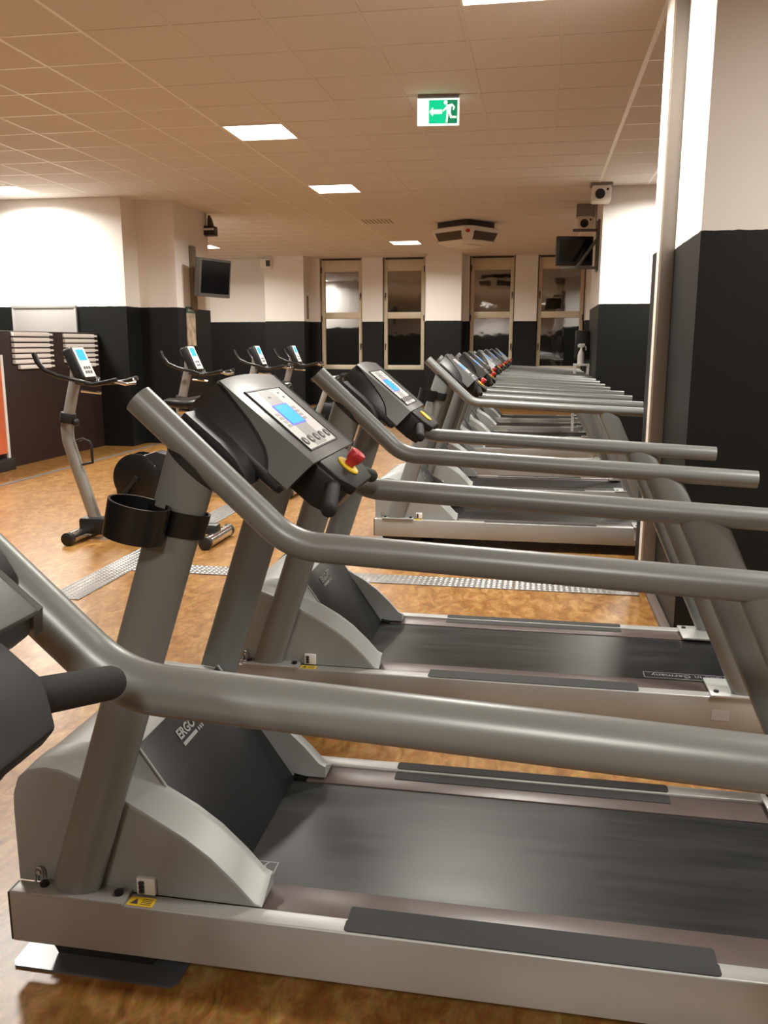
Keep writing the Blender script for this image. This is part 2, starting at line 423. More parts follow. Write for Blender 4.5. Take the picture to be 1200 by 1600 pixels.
# ------------------------------------------------------------------ lamps in the ceiling
lamp_labels = {
    (0, 0): 'large glowing square ceiling lamp, nearest of the lit row left of the exit sign',
    (0, 5): 'glowing square ceiling lamp, second in the row left of the exit sign',
    (0, 15): 'small distant square ceiling lamp left of the hanging heater',
    (4, -5): 'glowing ceiling lamp cut off by the top edge of the photo',
    (-7, 4): 'glowing ceiling lamp at the far left edge above the white wall',
    (-7, 15): 'tiny far lamp glimpsed beside the left column',
    (-2, -5): 'lamp overhead just outside the top left corner of the photo',
    (-7, -1): 'lamp outside the left edge, above the bikes',
    (8, -10): 'lamp outside the right edge, in front of the near column',
    (0, -20): 'lamp behind the viewer, nearer one of the left row',
    (5, -17): 'added fill lamp behind the viewer on the treadmill side',  # unseen fill, added to brighten the treadmill sides facing the viewer
    (0, -25): 'lamp behind the viewer, farthest one',
    (-7, 9): 'lamp hidden behind the left column',
    (7, 12): 'lamp hidden behind the far right pillar',
    (7, 4): 'lamp mostly hidden behind the taupe profile, lighting the far right pillar'}
for (i, j) in sorted(lamp_tiles):
    x, y = GX+(i+.5)*TS, GY+(j+.5)*TS
    r = empty('ceiling_lamp', (x, y, ZC-.004))
    tag(r, lamp_labels.get((i, j), 'square ceiling lamp outside the picture, overhead or behind the viewer'), 'lamp', 'square ceiling lamps')
    fr = MB()
    for q in ((-.300, .300, -.300, -.285), (-.300, .300, .285, .300), (-.300, -.285, -.285, .285), (.285, .300, -.285, .285)): fr.box(*q, -.004, .02)
    fr.build('lamp_frame', 'tbar', r, smooth=0)
    MB().box(-.285, .285, -.285, .285, -.002, .012).build('diffuser', 'lamp', r, smooth=0)
    L = bpy.data.lights.new('lamp_light', 'AREA'); L.shape = 'SQUARE'; L.size = .56; L.spread = R(160)
    L.energy = LAMP_WATTS; L.color = LAMP_COLOUR
    lo = bpy.data.objects.new('lamp_light', L); COL.objects.link(lo); lo.parent = r; lo.location = (0, 0, -.012)
# air vent tile
i, j = 0, 10
x, y = GX+(i+.5)*TS, GY+(j+.5)*TS
r = tag(empty('air_vent', (x, y, ZC)), 'slotted air vent plate in the ceiling between the distant lamps', 'vent')
MB().box(-.30, .30, -.30, .30, -.003, .016, bev=.002).build('plate', 'tile', r)
for k in range(8):
    MB().box(-.24+k*.064, -.215+k*.064, -.24, .24, -.006, -.003).build('slot', 'duct', r, smooth=0)

# ------------------------------------------------------------------ floor tread plates
def tread_plate(name, x0, x1, y0, y1, label, along):
    r = tag(empty(name, ((x0+x1)/2, (y0+y1)/2, 0)), label, 'floor plate', 'aluminium cable covers on the floor')
    off = (-(x0+x1)/2, -(y0+y1)/2, 0)
    MB(off).box(x0, x1, y0, y1, 0, .006, bev=.002).build('plate', 'alu', r)
    s = MB(off); st = .034
    nx, ny = int((x1-x0)/st), int((y1-y0)/st)
    for a in range(nx):
        for b in range(ny):
            cx, cy = x0+(a+.5)*(x1-x0)/nx, y0+(b+.5)*(y1-y0)/ny
            s.add([(cx-.010, cy-.010, .006), (cx+.010, cy-.010, .006), (cx+.010, cy+.010, .006), (cx-.010, cy+.010, .006),
                   (cx-.005, cy-.005, .010), (cx+.005, cy-.005, .010), (cx+.005, cy+.005, .010), (cx-.005, cy+.005, .010)],
                  [(4, 5, 6, 7), (0, 1, 5, 4), (1, 2, 6, 5), (2, 3, 7, 6), (3, 0, 4, 7)])
    q = s.build('studs', 'alu', r, smooth=0); q['kind'] = 'stuff'
tread_plate('tread_plate', -2.85, -2.63, 4.45, 8.6, 'studded aluminium cable cover running away along the floor beside the bikes', 'y')
tread_plate('tread_plate', -2.625, -.10, 5.12, 5.32, 'studded aluminium cable cover crossing the aisle, left length', 'x')
tread_plate('tread_plate', -.095, .655, 5.12, 5.32, 'studded aluminium cable cover crossing the aisle, right length ending at the column', 'x')

# ------------------------------------------------------------------ treadmill
TO = (-1.07, -.4, 0)         # origin of a treadmill: centre of its footprint
def T(): return MB(TO)
A = Vector((.50, 0, 1.412)); U = Vector((.76556, 0, -.64336)); N = Vector((.64336, 0, .76556))
def cp(s, y, n): return A+U*s+N*n+Vector((0, y, 0))       # console coordinates: down-slope, across, out of the face
def cslab(b, poly, n0, n1, bev=0.0):
    """polygon in (s, y) extruded between two heights over the console face"""
    k = len(poly); V = [cp(s, y, n0) for s, y in poly]+[cp(s, y, n1) for s, y in poly]
    F = [tuple(range(k)), tuple(range(2*k-1, k-1, -1))]+[(i, k+i, k+(i+1) % k, (i+1) % k) for i in range(k)]
    bm = bmesh.new(); vv = [bm.verts.new(p) for p in V]
    for f in F: bm.faces.new([vv[i] for i in f])
    bmesh.ops.recalc_face_normals(bm, faces=bm.faces[:])
    if bev: bmesh.ops.bevel(bm, geom=bm.edges[:], offset=bev, segments=2, affect='EDGES', profile=0.5)
    bm.verts.index_update()
    b.add([v.co[:] for v in bm.verts], [[v.index for v in f.verts] for f in bm.faces]); bm.free()
    return b
P0 = [(.000, .207), (.000, .30), (.000, .40), (.003, .443), (.016, .478), (.046, .503), (.088, .513), (.129, .510), (.175, .494), (.235, .470), (.294, .443), (.356, .410), (.433, .366), (.494, .322), (.554, .265), (.598, .216)]
def panel_z(x): return .20+(.520-x)*1.455
def make_treadmill():
    r = empty('treadmill', (0, 0, 0))
    for y0, y1 in ((0, .05), (.75, .80)):
        b = T().box(0, 2.15, y0, y1, .074, .207, bev=.005, seg=3).build('side_beam', 'silver', r)
        T().box(-.0035, .0, y0+.002, y1-.002, .076, .205).build('end_cap', 'blackpl', b, smooth=0)
    # deck under the belt, cross members, feet
    T().box(.35, 2.10, .055, .745, .115, .186).build('deck_board', 'under', r, smooth=0)
    T().box(.05, .40, .055, .745, .09, .186).build('motor_tray', 'under', r, smooth=0)
    T().prism([(.0, .0), (.40, .0), (.415, .02), (.415, .78), (.40, .80), (.0, .80), (-.012, .785), (-.012, .015)], 0, .006, 'z').build('floor_plate', 'footplate', r)
    T().prism([(.045, .074), (.36, .074), (.33, .006), (.08, .006)], .06, .74, 'y').build('lift_frame', 'under', r, smooth=0)
    for y in (.03, .77):
        T().lathe([(.012, .074), (.012, .02), (.03, .018), (.032, 0)], (2.02, y, 0), (0, 0, 1), 16).build('rear_foot', 'rubber', r)
    # side strips, grip pads
    for sgn in (0, 1):
        def Y(v): return v if sgn == 0 else .8-v
        a, b = sorted((Y(.05), Y(.153)))
        st = T().box(.56, 2.10, a, b, .186, .2005, bev=.002).build('side_strip', 'strip', r)
        a, b = sorted((Y(.0045), Y(.0455)))
        T().prism(rrect(.82, 1.625, a, b, .010), .2068, .2092, 'z').build('grip_pad', 'grip', r)
        a, b = sorted((Y(.053), Y(.098)))
        T().prism(rrect(.82, 1.625, a, b, .006), .2004, .2022, 'z').build('grip_pad', 'grip', r)
    # belt
    pr = [(.42, .160)]+[(.42, .197)]+[(2.075+.0185*math.sin(t), .1785+.0185*math.cos(t)) for t in [math.pi*k/8 for k in range(9)]]
    belt = T().prism(pr, .155, .645, 'y').build('running_belt', 'belt', r)
    for x0, x1 in ((.30, .60), (1.665, 2.0)):
        f = T()
        y0, y1 = .180, .240
        for q in ((x0, x1, y0, y0+.003), (x0, x1, y1-.003, y1), (x0, x0+.003, y0, y1), (x1-.003, x1, y0, y1)):
            if x0 < 1: q = (max(q[0], .53), q[1], q[2], q[3])
            f.box(*q, .1968, .1974)
        f.build('belt_print_frame' if x0 > 1 else 'belt_mark_frame', 'dimprint', belt, smooth=0)
        if x0 > 1:
            text_mesh('belt_print_text', 'made in Germany', .041, frame(Vector((x1-.010, y1-.015, .1972))+Vector(TO), (-1, 0, 0), (0, -1, 0)), 'dimprint', belt, .0002)
        else:
            text_mesh('belt_mark_text', 'y', .046, frame(Vector((.578, y1-.013, .1972))+Vector(TO), (-1, 0, 0), (0, -1, 0)), 'dimprint', belt, .0002)
    # motor hood: two curved wings, a rounded nose between them, a charcoal panel sloping to the belt
    def bump(x):
        if x < .05: return 0
        if x < .285: return (x-.05)/.235*.088
        return max(0, .088*(1-(x-.285)/.10))
    for sgn in (0, 1):
        def Y(v): return v if sgn == 0 else .8-v
        rings = []; low = .2075
        for x, z in P0+[(.616, .2078)]:
            z = max(z, low+.0003)
            if x < .285: zr = z+bump(x)
            elif x < .40: zr = max(z, panel_z(x)+.004)
            else: zr = z
            t = min(1, max(0, (x-.10)/.28)); up_in = .034*min(1, x/.12)
            yb = .088+.036*t; zb = z+up_in*(yb-.058)/.066
            zr = max(zb, min(zr, .546)) if x < .385 else zb
            inner = max(low, min(zr, panel_z(x)-.02)) if x > .30 else low
            def q(v): return max(low, v)
            def zz(y): return z+up_in*(y-.058)/.066
            rings.append([(x, Y(.05), low), (x, Y(.05), q(z-.016)), (x, Y(.05), q(z-.008)), (x, Y(.0522), q(z-.0024)), (x, Y(.058), z), (x, Y(.066), zz(.066)), (x, Y(yb-.006), zz(yb-.006)), (x, Y(yb), zb), (x, Y(.1335), zr), (x, Y(.1385), zr), (x, Y(.1385), inner)])
        rings.append([(.616, p[1], low) for p in rings[-1]])
        w = T().loft(rings, cap=False, closed=False).build('hood_wing', 'hood', r, smooth=38)
    ns = [(x, z+bump(x)) for x, z in P0 if x < .30]
    ns = [(x, min(z, .546)) for x, z in ns]
    prof = ns+[(.30, .50), (.30, .2075)]
    T().prism(prof, .137, .663, 'y').build('hood_nose', 'hood', r, smooth=50)
    pn = T().prism([(.285, panel_z(.285)), (.521, .1985), (.50, .1985), (.285, .50)], .1385, .6615, 'y', bev=.002).build('hood_panel', 'char', r)
    for yy in (.1345, .6655):
        T().tube([(.285, yy, panel_z(.285)), (.40, yy, panel_z(.40)), (.515, yy, .205)], .0042, 8).build('panel_rim', 'hood', r)
    d = Vector((.235, 0, -.342)).normalized(); nrm = Vector((.342, 0, .235)).normalized()
    # logo reads across the panel (right is away from the viewer), top towards the nose
    o0 = Vector((.325, .29, panel_z(.325)))+nrm*.0022+Vector(TO)
    text_mesh('logo_print', 'ERGO-FIT', .037, frame(o0, (0, 1, 0), -d), 'print', pn, .0003, bold=.0012)
    bb = T(); o1 = Vector((.325, .292, panel_z(.325)))+d*.010+nrm*.0018
    for t0, t1 in ((0, .085), (.094, .101), (.106, .113), (.118, .125)):
        bb.add([o1+Vector((0, t0, 0)), o1+Vector((0, t1, 0)), o1+Vector((0, t1, 0))+d*.010, o1+Vector((0, t0, 0))+d*.010], [(0, 1, 2, 3)])
    bb.build('logo_bar', 'print', pn, smooth=0)
    # front posts and base plates, rear legs, handrails
    for sgn in (0, 1):
        def Y(v): return v if sgn == 0 else .8-v
        yc = Y(.035)
        a, b = sorted((Y(-.006), Y(.056)))
        bp = T().box(.062, .296, a, b, .207, .216, bev=.002).build('base_plate', 'silver', r)
        for bx in (.080, .272):
            T().lathe([(.011, .216), (.011, .224), (.006, .226)], (bx, Y(.027), 0), (0, 0, 1), 12).build('bolt', 'bolt', bp)
        rings = []; S = 28
        for k in range(9):
            ring = []
            for i in range(S):
                t = 2*math.pi*i/S; ex, ey = .0615*math.cos(t), .0295*math.sin(t)
                # top end is cut to the sloping rail
                x0 = .158+ex; dxdz = .324/.983
                ztop = ((1.381-.921*(x0-.386)-.022)+.921*dxdz*.216)/(1+.921*dxdz)
                z = .216+(ztop-.216)*k/8
                ring.append((x0+dxdz*(z-.216), yc+ey, z))
            rings.append(ring)
        ps = T().loft(rings).build('front_post', 'tube', r, smooth=40)
        g = []
        for dz, sc in ((-.006, 1.03), (.012, 1.03)):
            ring = []
            for i in range(S):
                t = 2*math.pi*i/S; ex, ey = .0615*sc*math.cos(t), .0295*sc*math.sin(t)
                x0 = .158+ex; ztop = ((1.381-.921*(x0-.386)-.036)+.921*dxdz*.216)/(1+.921*dxdz)+dz
                ring.append((x0+dxdz*(ztop-.216), yc+ey, ztop))
            g.append(ring)
        T().loft(g).build('gasket', 'blackpl', ps, smooth=40)
        # rail
        c = (.712, yc, 1.0805)
        path = [(.386, yc, 1.381), (.45, yc, 1.322)]+fillet((.386, yc, 1.381), c, (1.986, yc, 1.021), .16)+[(1.2, yc, 1.0576), (1.6, yc, 1.0389), (1.986, yc, 1.021)]
        n = len(path)
        rl = T().tube(path, [.0325]*2+[.0315]*(n-2), 24).build('handrail', 'tube', r, smooth=50)
        # rear leg, a wide oval tube leaning back
        rings = []
        for k, (xc, z) in enumerate(((1.655, 1.030), (1.672, 1.000), (1.70, .94), (1.85, .606), (1.985, .305), (2.025, .216))):
            rx = .066 if k else .058
            rings.append([(xc+rx*math.copysign(abs(math.cos(2*math.pi*i/S))**.8, math.cos(2*math.pi*i/S)), yc+.029*math.copysign(abs(math.sin(2*math.pi*i/S))**.8, math.sin(2*math.pi*i/S)), z-(.016 if k == 0 else 0)*math.cos(2*math.pi*i/S)) for i in range(S)])
        T().loft(rings).build('rear_leg', 'tube', r, smooth=40)
        a, b = sorted((Y(-.006), Y(.168)))
        rp = T().box(1.882, 2.13, a, b, .207, .216, bev=.002).build('rear_plate', 'plate', r)
        T().lathe([(.010, .216), (.010, .221), (.005, .222)], (1.905, Y(.03), 0), (0, 0, 1), 12).build('bolt', 'bolt', rp)
    # small fittings on the near side
    sw = T().box(.311, .357, .040, .052, .211, .254, bev=.002).build('mains_switch', 'white', r)
    for z in (.221, .232, .243):
        T().box(.318, .330, .034, .041, z-.004, z+.004, bev=.001).build('switch_toggle', 'blackpl', sw)
    ys = T().box(.300, .364, .004, .036, .2068, .2078).build('warning_sticker', 'yellow', r, smooth=0)
    tr = T(); tr.prism([(.306, .010), (.326, .010), (.318, .030)], .2078, .2081, 'z')
    for yy in (.011, .017, .023, .029): tr.box(.332, .358, yy-.0012, yy+.0012, .2078, .2081)
    tr.build('warning_print', 'strip', ys, smooth=0)
    cl = T(); cl.tube([(.048, .040, .208), (.048, .040, .238)]+[(.058-.010*math.cos(t), .040, .240+.012*math.sin(t)) for t in [math.pi*k/6 for k in range(7)]]+[(.068, .040, .225)], .0028, 8)
    cl.lathe([(.006, 0), (.006, .01), (.003, .011)], (.058, .046, .238), (0, -1, 0), 10)
    cl.build('cable_clip', 'steel', r)
    T().box(1.888, 1.952, -.0010, .0006, .115, .155).build('type_sticker', 'keygrey', r, smooth=0)
    # console
    def lay(s0, s1, y0, n, c):
        return [cp(s0+c, y0, n), cp(s1-c, y0, n), cp(s1, y0+c, n), cp(s1, .8-y0-c, n), cp(s1-c, .8-y0, n), cp(s0+c, .8-y0, n), cp(s0, .8-y0-c, n), cp(s0, y0+c, n)]
    con = T()
    con.loft([lay(.004, .276, .204, -.004, .004), lay(.000, .278, .197, -.0045, .006), lay(-.001, .278, .190, -.010, .008), lay(-.004, .277, .141, -.062, .012), lay(-.003, .276, .137, -.070, .012), lay(.006, .272, .140, -.090, .012), lay(.012, .266, .148, -.096, .012)])
    hs = con.build('console_housing', 'blackpl', r, smooth=40)
    bz = T()
    # crowned top face with rounded leading edge
    arc = [(-.012*math.sin(math.pi*k/8)-.001, .200+.40*k/8) for k in range(9)]
    cslab(bz, [(.283, .200)]+arc+[(.283, .600)], -.012, .0, bev=.0025)
    for sgn in (0, 1):
        def Y(v): return v if sgn == 0 else .8-v
        # flared side skirt lying on the chamfer of the housing: (distance down the chamfer, down-slope)
        sk = [(0, .002), (.14, .06), (.26, .11), (.40, .150), (.56, .182), (.74, .204), (.90, .216), (1.04, .226), (1.06, .240), (1.06, .281), (0, .283)]
        def q(t, s, o): return cp(s, Y(.200-.061*t-.724*o), -.0015-.063*t+.69*o)
        k = len(sk); V = [q(t, s, .006) for t, s in sk]+[q(t, s, -.006) for t, s in sk]
        bz.add(V, [tuple(range(k)), tuple(range(2*k-1, k-1, -1))]+[(i, k+i, k+(i+1) % k, (i+1) % k) for i in range(k)])
    bzo = bz.build('console_bezel', 'bezel', hs, smooth=25)
    for sgn in (0, 1):
        def Y(v): return v if sgn == 0 else .8-v
        pod = [(.02, -.062), (.12, -.062), (.165, -.067), (.200, -.080), (.218, -.100), (.222, -.135), (.15, -.128), (.02, -.112)]
        V = [cp(s, Y(.062), n) for s, n in pod]+[cp(s, Y(.15), n) for s, n in pod]; k = len(pod)
        pb = T(); pb.add(V, [tuple(range(k)), tuple(range(2*k-1, k-1, -1))]+[(i, k+i, k+(i+1) % k, (i+1) % k) for i in range(k)])
        pb.build('side_bracket', 'blackpl', hs, smooth=30)
    # keypad, display, buttons
    kp = cslab(T(), [(.050, .268), (.250, .268), (.250, .526), (.050, .526)], .0, .0015).build('keypad', 'keypad', hs, smooth=0)
    rm = T()
    for q in (((.046, .264), (.050, .264), (.050, .530), (.046, .530)), ((.250, .264), (.254, .264), (.254, .530), (.250, .530)), ((.050, .264), (.250, .264), (.250, .268), (.050, .268)), ((.050, .526), (.250, .526), (.250, .530), (.050, .530))):
        cslab(rm, q, .0, .004)
    rm.build('keypad_rim', 'blackpl', kp, smooth=0)
    cslab(T(), [(.054, .345), (.246, .345), (.246, .440), (.054, .440)], .0015, .0020).build('keypad_band', 'keygrey', kp, smooth=0)
    cslab(T(), [(.103, .334), (.174, .334), (.174, .448), (.103, .448)], .0020, .0030).build('display_rim', 'lcdrim', kp, smooth=0)
    cslab(T(), [(.107, .338), (.170, .338), (.170, .440), (.107, .440)], .0030, .0036).build('display', 'lcd', kp, smooth=0)
    for k in range(5):
        cy = .297+k*.050
        P = [(.224+.011*math.cos(t)*(1.15), cy+.015*math.sin(t)) for t in [2*math.pi*q/14 for q in range(14)]]
        bt = cslab(T(), P, .0020, .0038).build('button', 'keydark', kp)
        cslab(T(), [(.219, cy-.004), (.229, cy-.006), (.229, cy+.006)], .0038, .0041).build('button_mark', 'keypad', bt, smooth=0)
    for k in range(4):
        s = .128+k*.013
        cslab(T(), [(s, .300), (s+.008, .300), (s+.008, .324), (s, .324)], .0015, .0024).build('button', 'keygrey', kp, smooth=0)
        cslab(T(), [(s-.01, .458), (s-.002, .458), (s-.002, .482), (s-.01, .482)], .0015, .0024).build('button', 'keygrey', kp, smooth=0)
    lg = T()
    for a in ((.074, .372, .012, .022), (.064, .470, .010, .016), (.080, .478, .012, .014)): cslab(lg, [(a[0], a[1]), (a[0]+a[2]*.5, a[1]), (a[0]+a[2]*.5, a[1]+a[3]), (a[0], a[1]+a[3])], .0020, .0024)
    lg.build('keypad_print', 'keydark', kp, smooth=0)
    # lower hand console with stop button and hand grips
    hp = T(); cslab(hp, [(.245, .262), (.335, .262), (.378, .300), (.378, .500), (.335, .538), (.245, .538)], -.100, -.014, bev=.005)
    hpo = hp.build('hand_console', 'blackpl', hs)
    tr = T(); cslab(tr, [(.279, .268), (.345, .268), (.388, .306), (.388, .494), (.345, .532), (.279, .532)], -.030, -.004, bev=.005)
    tr.build('hand_console_top', 'tray', hpo)
    st = T(); c = cp(.330, .40, -.004)
    st.lathe([(.030, 0), (.031, .003), (.029, .006), (.015, .007)], c, N, 24)
    ysb = st.build('stop_collar', 'yellow', hpo)
    st = T(); st.lathe([(.013, .006), (.0135, .016), (.016, .017), (.0205, .030), (.021, .042), (.019, .046), (.010, .048)], c, N, 24)
    st.build('stop_button', 'red', ysb)
    for sgn in (0, 1):
        def Y(v): return v if sgn == 0 else .8-v
        a = Vector((.738, Y(.300), 1.175)); b = Vector((.764, Y(.142), 1.133)); d = (b-a).normalized()
        T().tube([a, b-d*.012, b-d*.004, b], [.0185, .0185, .0165, .012], 18).build('hand_grip', 'foam', hpo, smooth=45)
    # bottle holder on the near post
    bh = T(); zc = 1.135; px = .459; S = 32
    ro, ri = [], []
    def ring(cx, cy, rx, ry, z, tilt=0): return [(cx+rx*math.cos(2*math.pi*i/S), cy+ry*math.sin(2*math.pi*i/S), z+tilt*rx*math.cos(2*math.pi*i/S)) for i in range(S)]
    tl = -.22; sl = .33
    o_b = ring(.396-.010, -.026, .063, .050, 1.096, tl); o_t = ring(.396+.010, -.026, .065, .052, 1.172, tl)
    i_t = ring(.396+.010, -.026, .060, .047, 1.172, tl); i_b = ring(.396-.010, -.026, .058, .045, 1.098, tl)
    bh.loft([o_b, o_t, i_t, i_b, o_b], cap=False)
    def sring(sc, z): return [(.459+sl*(z-zc)+.0625*sc*math.cos(2*math.pi*i/S)+.002, .035+.031*sc*math.sin(2*math.pi*i/S), z+tl*.06*math.cos(2*math.pi*i/S)) for i in range(S)]
    bh.loft([sring(1.02, 1.098), sring(1.10, 1.098), sring(1.10, 1.150), sring(1.02, 1.150), sring(1.02, 1.098)], cap=False)
    bh.build('bottle_holder', 'blackgl', r, smooth=45)
    return r
TX, TY = -1.203, 1.632
t1 = make_treadmill()
def place(o, x, y, label):
    o.location = (x-TO[0], y-TO[1], 0)
    tag(o, label, 'treadmill', 'treadmills in a long row')
t0 = copy_tree(t1, skip=('bottle_holder',))
place(t0, TX, TY-1.484, 'nearest treadmill, only its black console and far rail showing at the left edge')
t2 = copy_tree(t1, skip=('bottle_holder', 'stop_button', 'belt_mark_frame', 'belt_mark_text'))
place(t2, TX, TY+1.5, 'second complete treadmill, its yellow collar without a red stop button')
t3 = copy_tree(t1); place(t3, -1.165, TY+4.5, 'first treadmill beyond the aisle, black holder strapped to its near post')
names = ['second treadmill beyond the aisle', 'third treadmill beyond the aisle', 'fourth treadmill beyond the aisle', 'fifth treadmill beyond the aisle, mostly hidden by the row',
         'sixth treadmill beyond the aisle, only console and rails showing', 'last treadmill of the row, nearest to the windows']
for k, nm in enumerate(names):
    o = copy_tree(t1, skip=('bottle_holder',)); place(o, -1.165 if k == 0 else -1.23, TY+4.5+1.5*(k+1)+(.08 if k > 1 else .03), nm)
for ch in [c for c in t1.children_recursive if c.name.startswith('belt_print')]: bpy.data.objects.remove(ch)
place(t1, TX, TY, 'large grey treadmill in the foreground with red stop button and black bottle holder')

# ------------------------------------------------------------------ exercise bikes
def make_bike():
    """stands along x, handlebar towards -x; origin on the floor below the crank"""
    r = empty('exercise_bike', (0, 0, 0)); ox = 2.956
    def X(x): return x+ox
    def B(): return MB()
    b = B(); b.tube([(X(-3.35), 0, .14), (X(-3.49), 0, .60), (X(-3.535), 0, .76), (X(-3.54), 0, .85), (X(-3.52), 0, .95)], [.05]*5, 16, squash=(.8, 1.0)); b.build('front_post', 'bikegrey', r)
    b = B(); b.tube([(X(-3.525), 0, .93), (X(-3.48), 0, 1.10), (X(-3.44), 0, 1.24), (X(-3.43), 0, 1.32)], [.044]*4, 16, squash=(.8, 1)); b.build('height_tube', 'bikegrey', r)
    b = B(); b.lathe([(.058, 0), (.060, .01), (.060, .065), (.056, .075)], (X(-3.535), 0, .90), (.2, 0, 1), 18); b.build('clamp_collar', 'blackpl', r)
    b = B(); b.lathe([(.022, 0), (.028, .01), (.028, .03), (.02, .035)], (X(-3.48), 0, .90), (1, 0, 0), 14); b.build('clamp_knob', 'blackpl', r)
    # feet
    for name_x, w in ((-3.43, .27), (-2.36, .22)):
        f = B(); f.tube([(X(name_x), -w, .05), (X(name_x), w, .05)], .047, 16, squash=(1, 1)); fo = f.build('stabiliser_foot', 'chrome', r)
        for s in (-1, 1):
            c = B(); c.lathe([(.046, 0), (.050, .02), (.050, .05), (.03, .058)], (X(name_x), s*(w-.02), .05), (0, s, 0), 16); c.build('end_cap', 'blackpl', fo)
    b = B(); b.box(X(-3.45), X(-2.34), -.05, .05, .07, .15, bev=.02); b.build('floor_beam', 'blackpl', r)
    b = B(); b.box(X(-3.47), X(-3.22), -.065, .065, .035, .17, bev=.03); b.build('front_cover', 'char', r)
    # drive housing with round cover, crank and pedals
    b = B(); b.prism([(X(-3.10), .15), (X(-2.62), .15), (X(-2.55), .40), (X(-2.62), .66), (X(-2.80), .70), (X(-3.05), .62), (X(-3.14), .40)], -.06, .06, 'y', bev=.015); dh = b.build('drive_housing', 'blackpl', r)
    for s in (-1, 1):
        c = B(); c.lathe([(.190, 0), (.190, .012), (.17, .020), (.06, .024)], (X(-2.956), s*.06, .49), (0, s, 0), 32); c.build('round_cover', 'blackgl', dh)
        c = B(); c.tube([(X(-2.956), s*.095, .49), (X(-2.956)+s*.11, s*.100, .49+s*.13)], .014, 10)
        c.lathe([(.025, 0), (.025, .03)], (X(-2.956), s*.08, .49), (0, s, 0), 14)
        ca = c.build('crank_arm', 'blackpl', r)
        c = B(); c.box(X(-2.956)+s*.11-.05, X(-2.956)+s*.11+.05, s*.16-.045, s*.16+.045, .49+s*.13-.014, .49+s*.13+.014, bev=.006); c.build('pedal', 'blackpl', ca)
    b = B(); b.prism([(X(-2.90), .60), (X(-2.80), .60), (X(-2.76), .44), (X(-2.84), .44)], -.075, .075, 'y', bev=.006); b.build('white_bracket', 'white', dh)
    # seat
    b = B(); b.tube([(X(-2.70), 0, .55), (X(-2.60), 0, .80), (X(-2.53), 0, .99)], .035, 14, squash=(.8, 1)); b.build('seat_post', 'bikegrey', r)
    b = B(); b.tube([(X(-2.62), 0, .995), (X(-2.44), 0, .995)], .018, 10); b.build('seat_slide', 'chrome', r)
    rings = []
    for x, w, z, h in ((-2.735, .018, 1.085, .02), (-2.70, .032, 1.085, .035), (-2.62, .048, 1.075, .045), (-2.54, .085, 1.075, .05), (-2.46, .125, 1.085, .055), (-2.40, .115, 1.095, .05), (-2.375, .07, 1.095, .03)):
        rings.append([(X(x), w*math.cos(2*math.pi*i/20), z-.025+h*math.sin(2*math.pi*i/20)*(1 if math.sin(2*math.pi*i/20) > 0 else .8)) for i in range(20)])
    b = B(); b.loft(rings); b.build('saddle', 'blackgl', r, smooth=60)
    # handlebars
    for s in (-1, 1):
        pts = [(X(-3.42), s*.02, 1.215), (X(-3.30), s*.06, 1.20), (X(-3.34), s*.16, 1.225), (X(-3.46), s*.22, 1.26), (X(-3.55), s*.235, 1.30), (X(-3.60), s*.235, 1.36), (X(-3.625), s*.23, 1.42)]
        b = B(); b.tube(pts, [.015, .015, .016, .016, .018, .020, .020], 12); b.build('horn_bar', 'blackgl', r, smooth=60)
        pts = [(X(-3.42), s*.03, 1.205), (X(-3.22), s*.14, 1.195), (X(-3.10), s*.17, 1.215), (X(-3.02), s*.165, 1.235)]
        b = B(); b.tube(pts, [.014, .015, .017, .017], 12); b.build('grip_bar', 'blackgl', r, smooth=60)
    b = B(); b.tube([(X(-3.05), -.16, 1.225), (X(-3.0), -.08, 1.20), (X(-3.0), .08, 1.20), (X(-3.05), .16, 1.225)], .013, 10); b.build('grip_cross_bar', 'chrome', r, smooth=60)
    b = B(); b.tube([(X(-3.40), 0, 1.14), (X(-3.27), 0, 1.13), (X(-3.24), 0, 1.125)], .010, 8); b.build('adjust_lever', 'chrome', r)
    # console
    d = Vector((.40, 0, -.917)).normalized(); n = Vector((.917, 0, .40)).normalized(); o = Vector((X(-3.415), 0, 1.475))
    def cs(b, s0, s1, y0, y1, n0, n1):
        V = [o+d*s+Vector((0, y, 0))+n*k for k in (n0, n1) for s, y in ((s0, y0), (s1, y0), (s1, y1), (s0, y1))]
        b.add(V, [(3, 2, 1, 0), (4, 5, 6, 7), (0, 1, 5, 4), (1, 2, 6, 5), (2, 3, 7, 6), (3, 0, 4, 7)]); return b
    bm = bmesh.new(); q = cs(MB(), 0, .26, -.095, .095, -.085, 0)
    vv = [bm.verts.new(p) for p in q.v]
    for f in q.f: bm.faces.new([vv[i] for i in f])
    bmesh.ops.bevel(bm, geom=bm.edges[:], offset=.02, segments=3, affect='EDGES', profile=.5); bm.verts.index_update()
    q2 = MB(); q2.add([v.co[:] for v in bm.verts], [[v.index for v in f.verts] for f in bm.faces]); bm.free()
    co = q2.build('console', 'blackpl', r)
    cs(MB(), .012, .248, -.080, .080, .0, .003).build('keypad', 'keypad', co, smooth=0)
    cs(MB(), .030, .115, -.055, .055, .003, .004).build('display', 'lcd', co, smooth=0)
    for a in range(3):
        for c in range(2): cs(MB(), .165+c*.035, .185+c*.035, -.045+a*.035, -.022+a*.035, .003, .005).build('button', 'keydark', co, smooth=0)
    # wire bottle cage on the front post
    b = B(); b.tube([(X(-3.46), -.02, .76), (X(-3.40), -.03, .78), (X(-3.345), -.03, .76), (X(-3.33), -.03, .72), (X(-3.33), -.03, .60), (X(-3.42), -.02, .58)], .011, 8); b.build('bottle_cage', 'blackpl', r)
    return r
bk = make_bike(); bk.location = (-2.956, 6.0, 0)
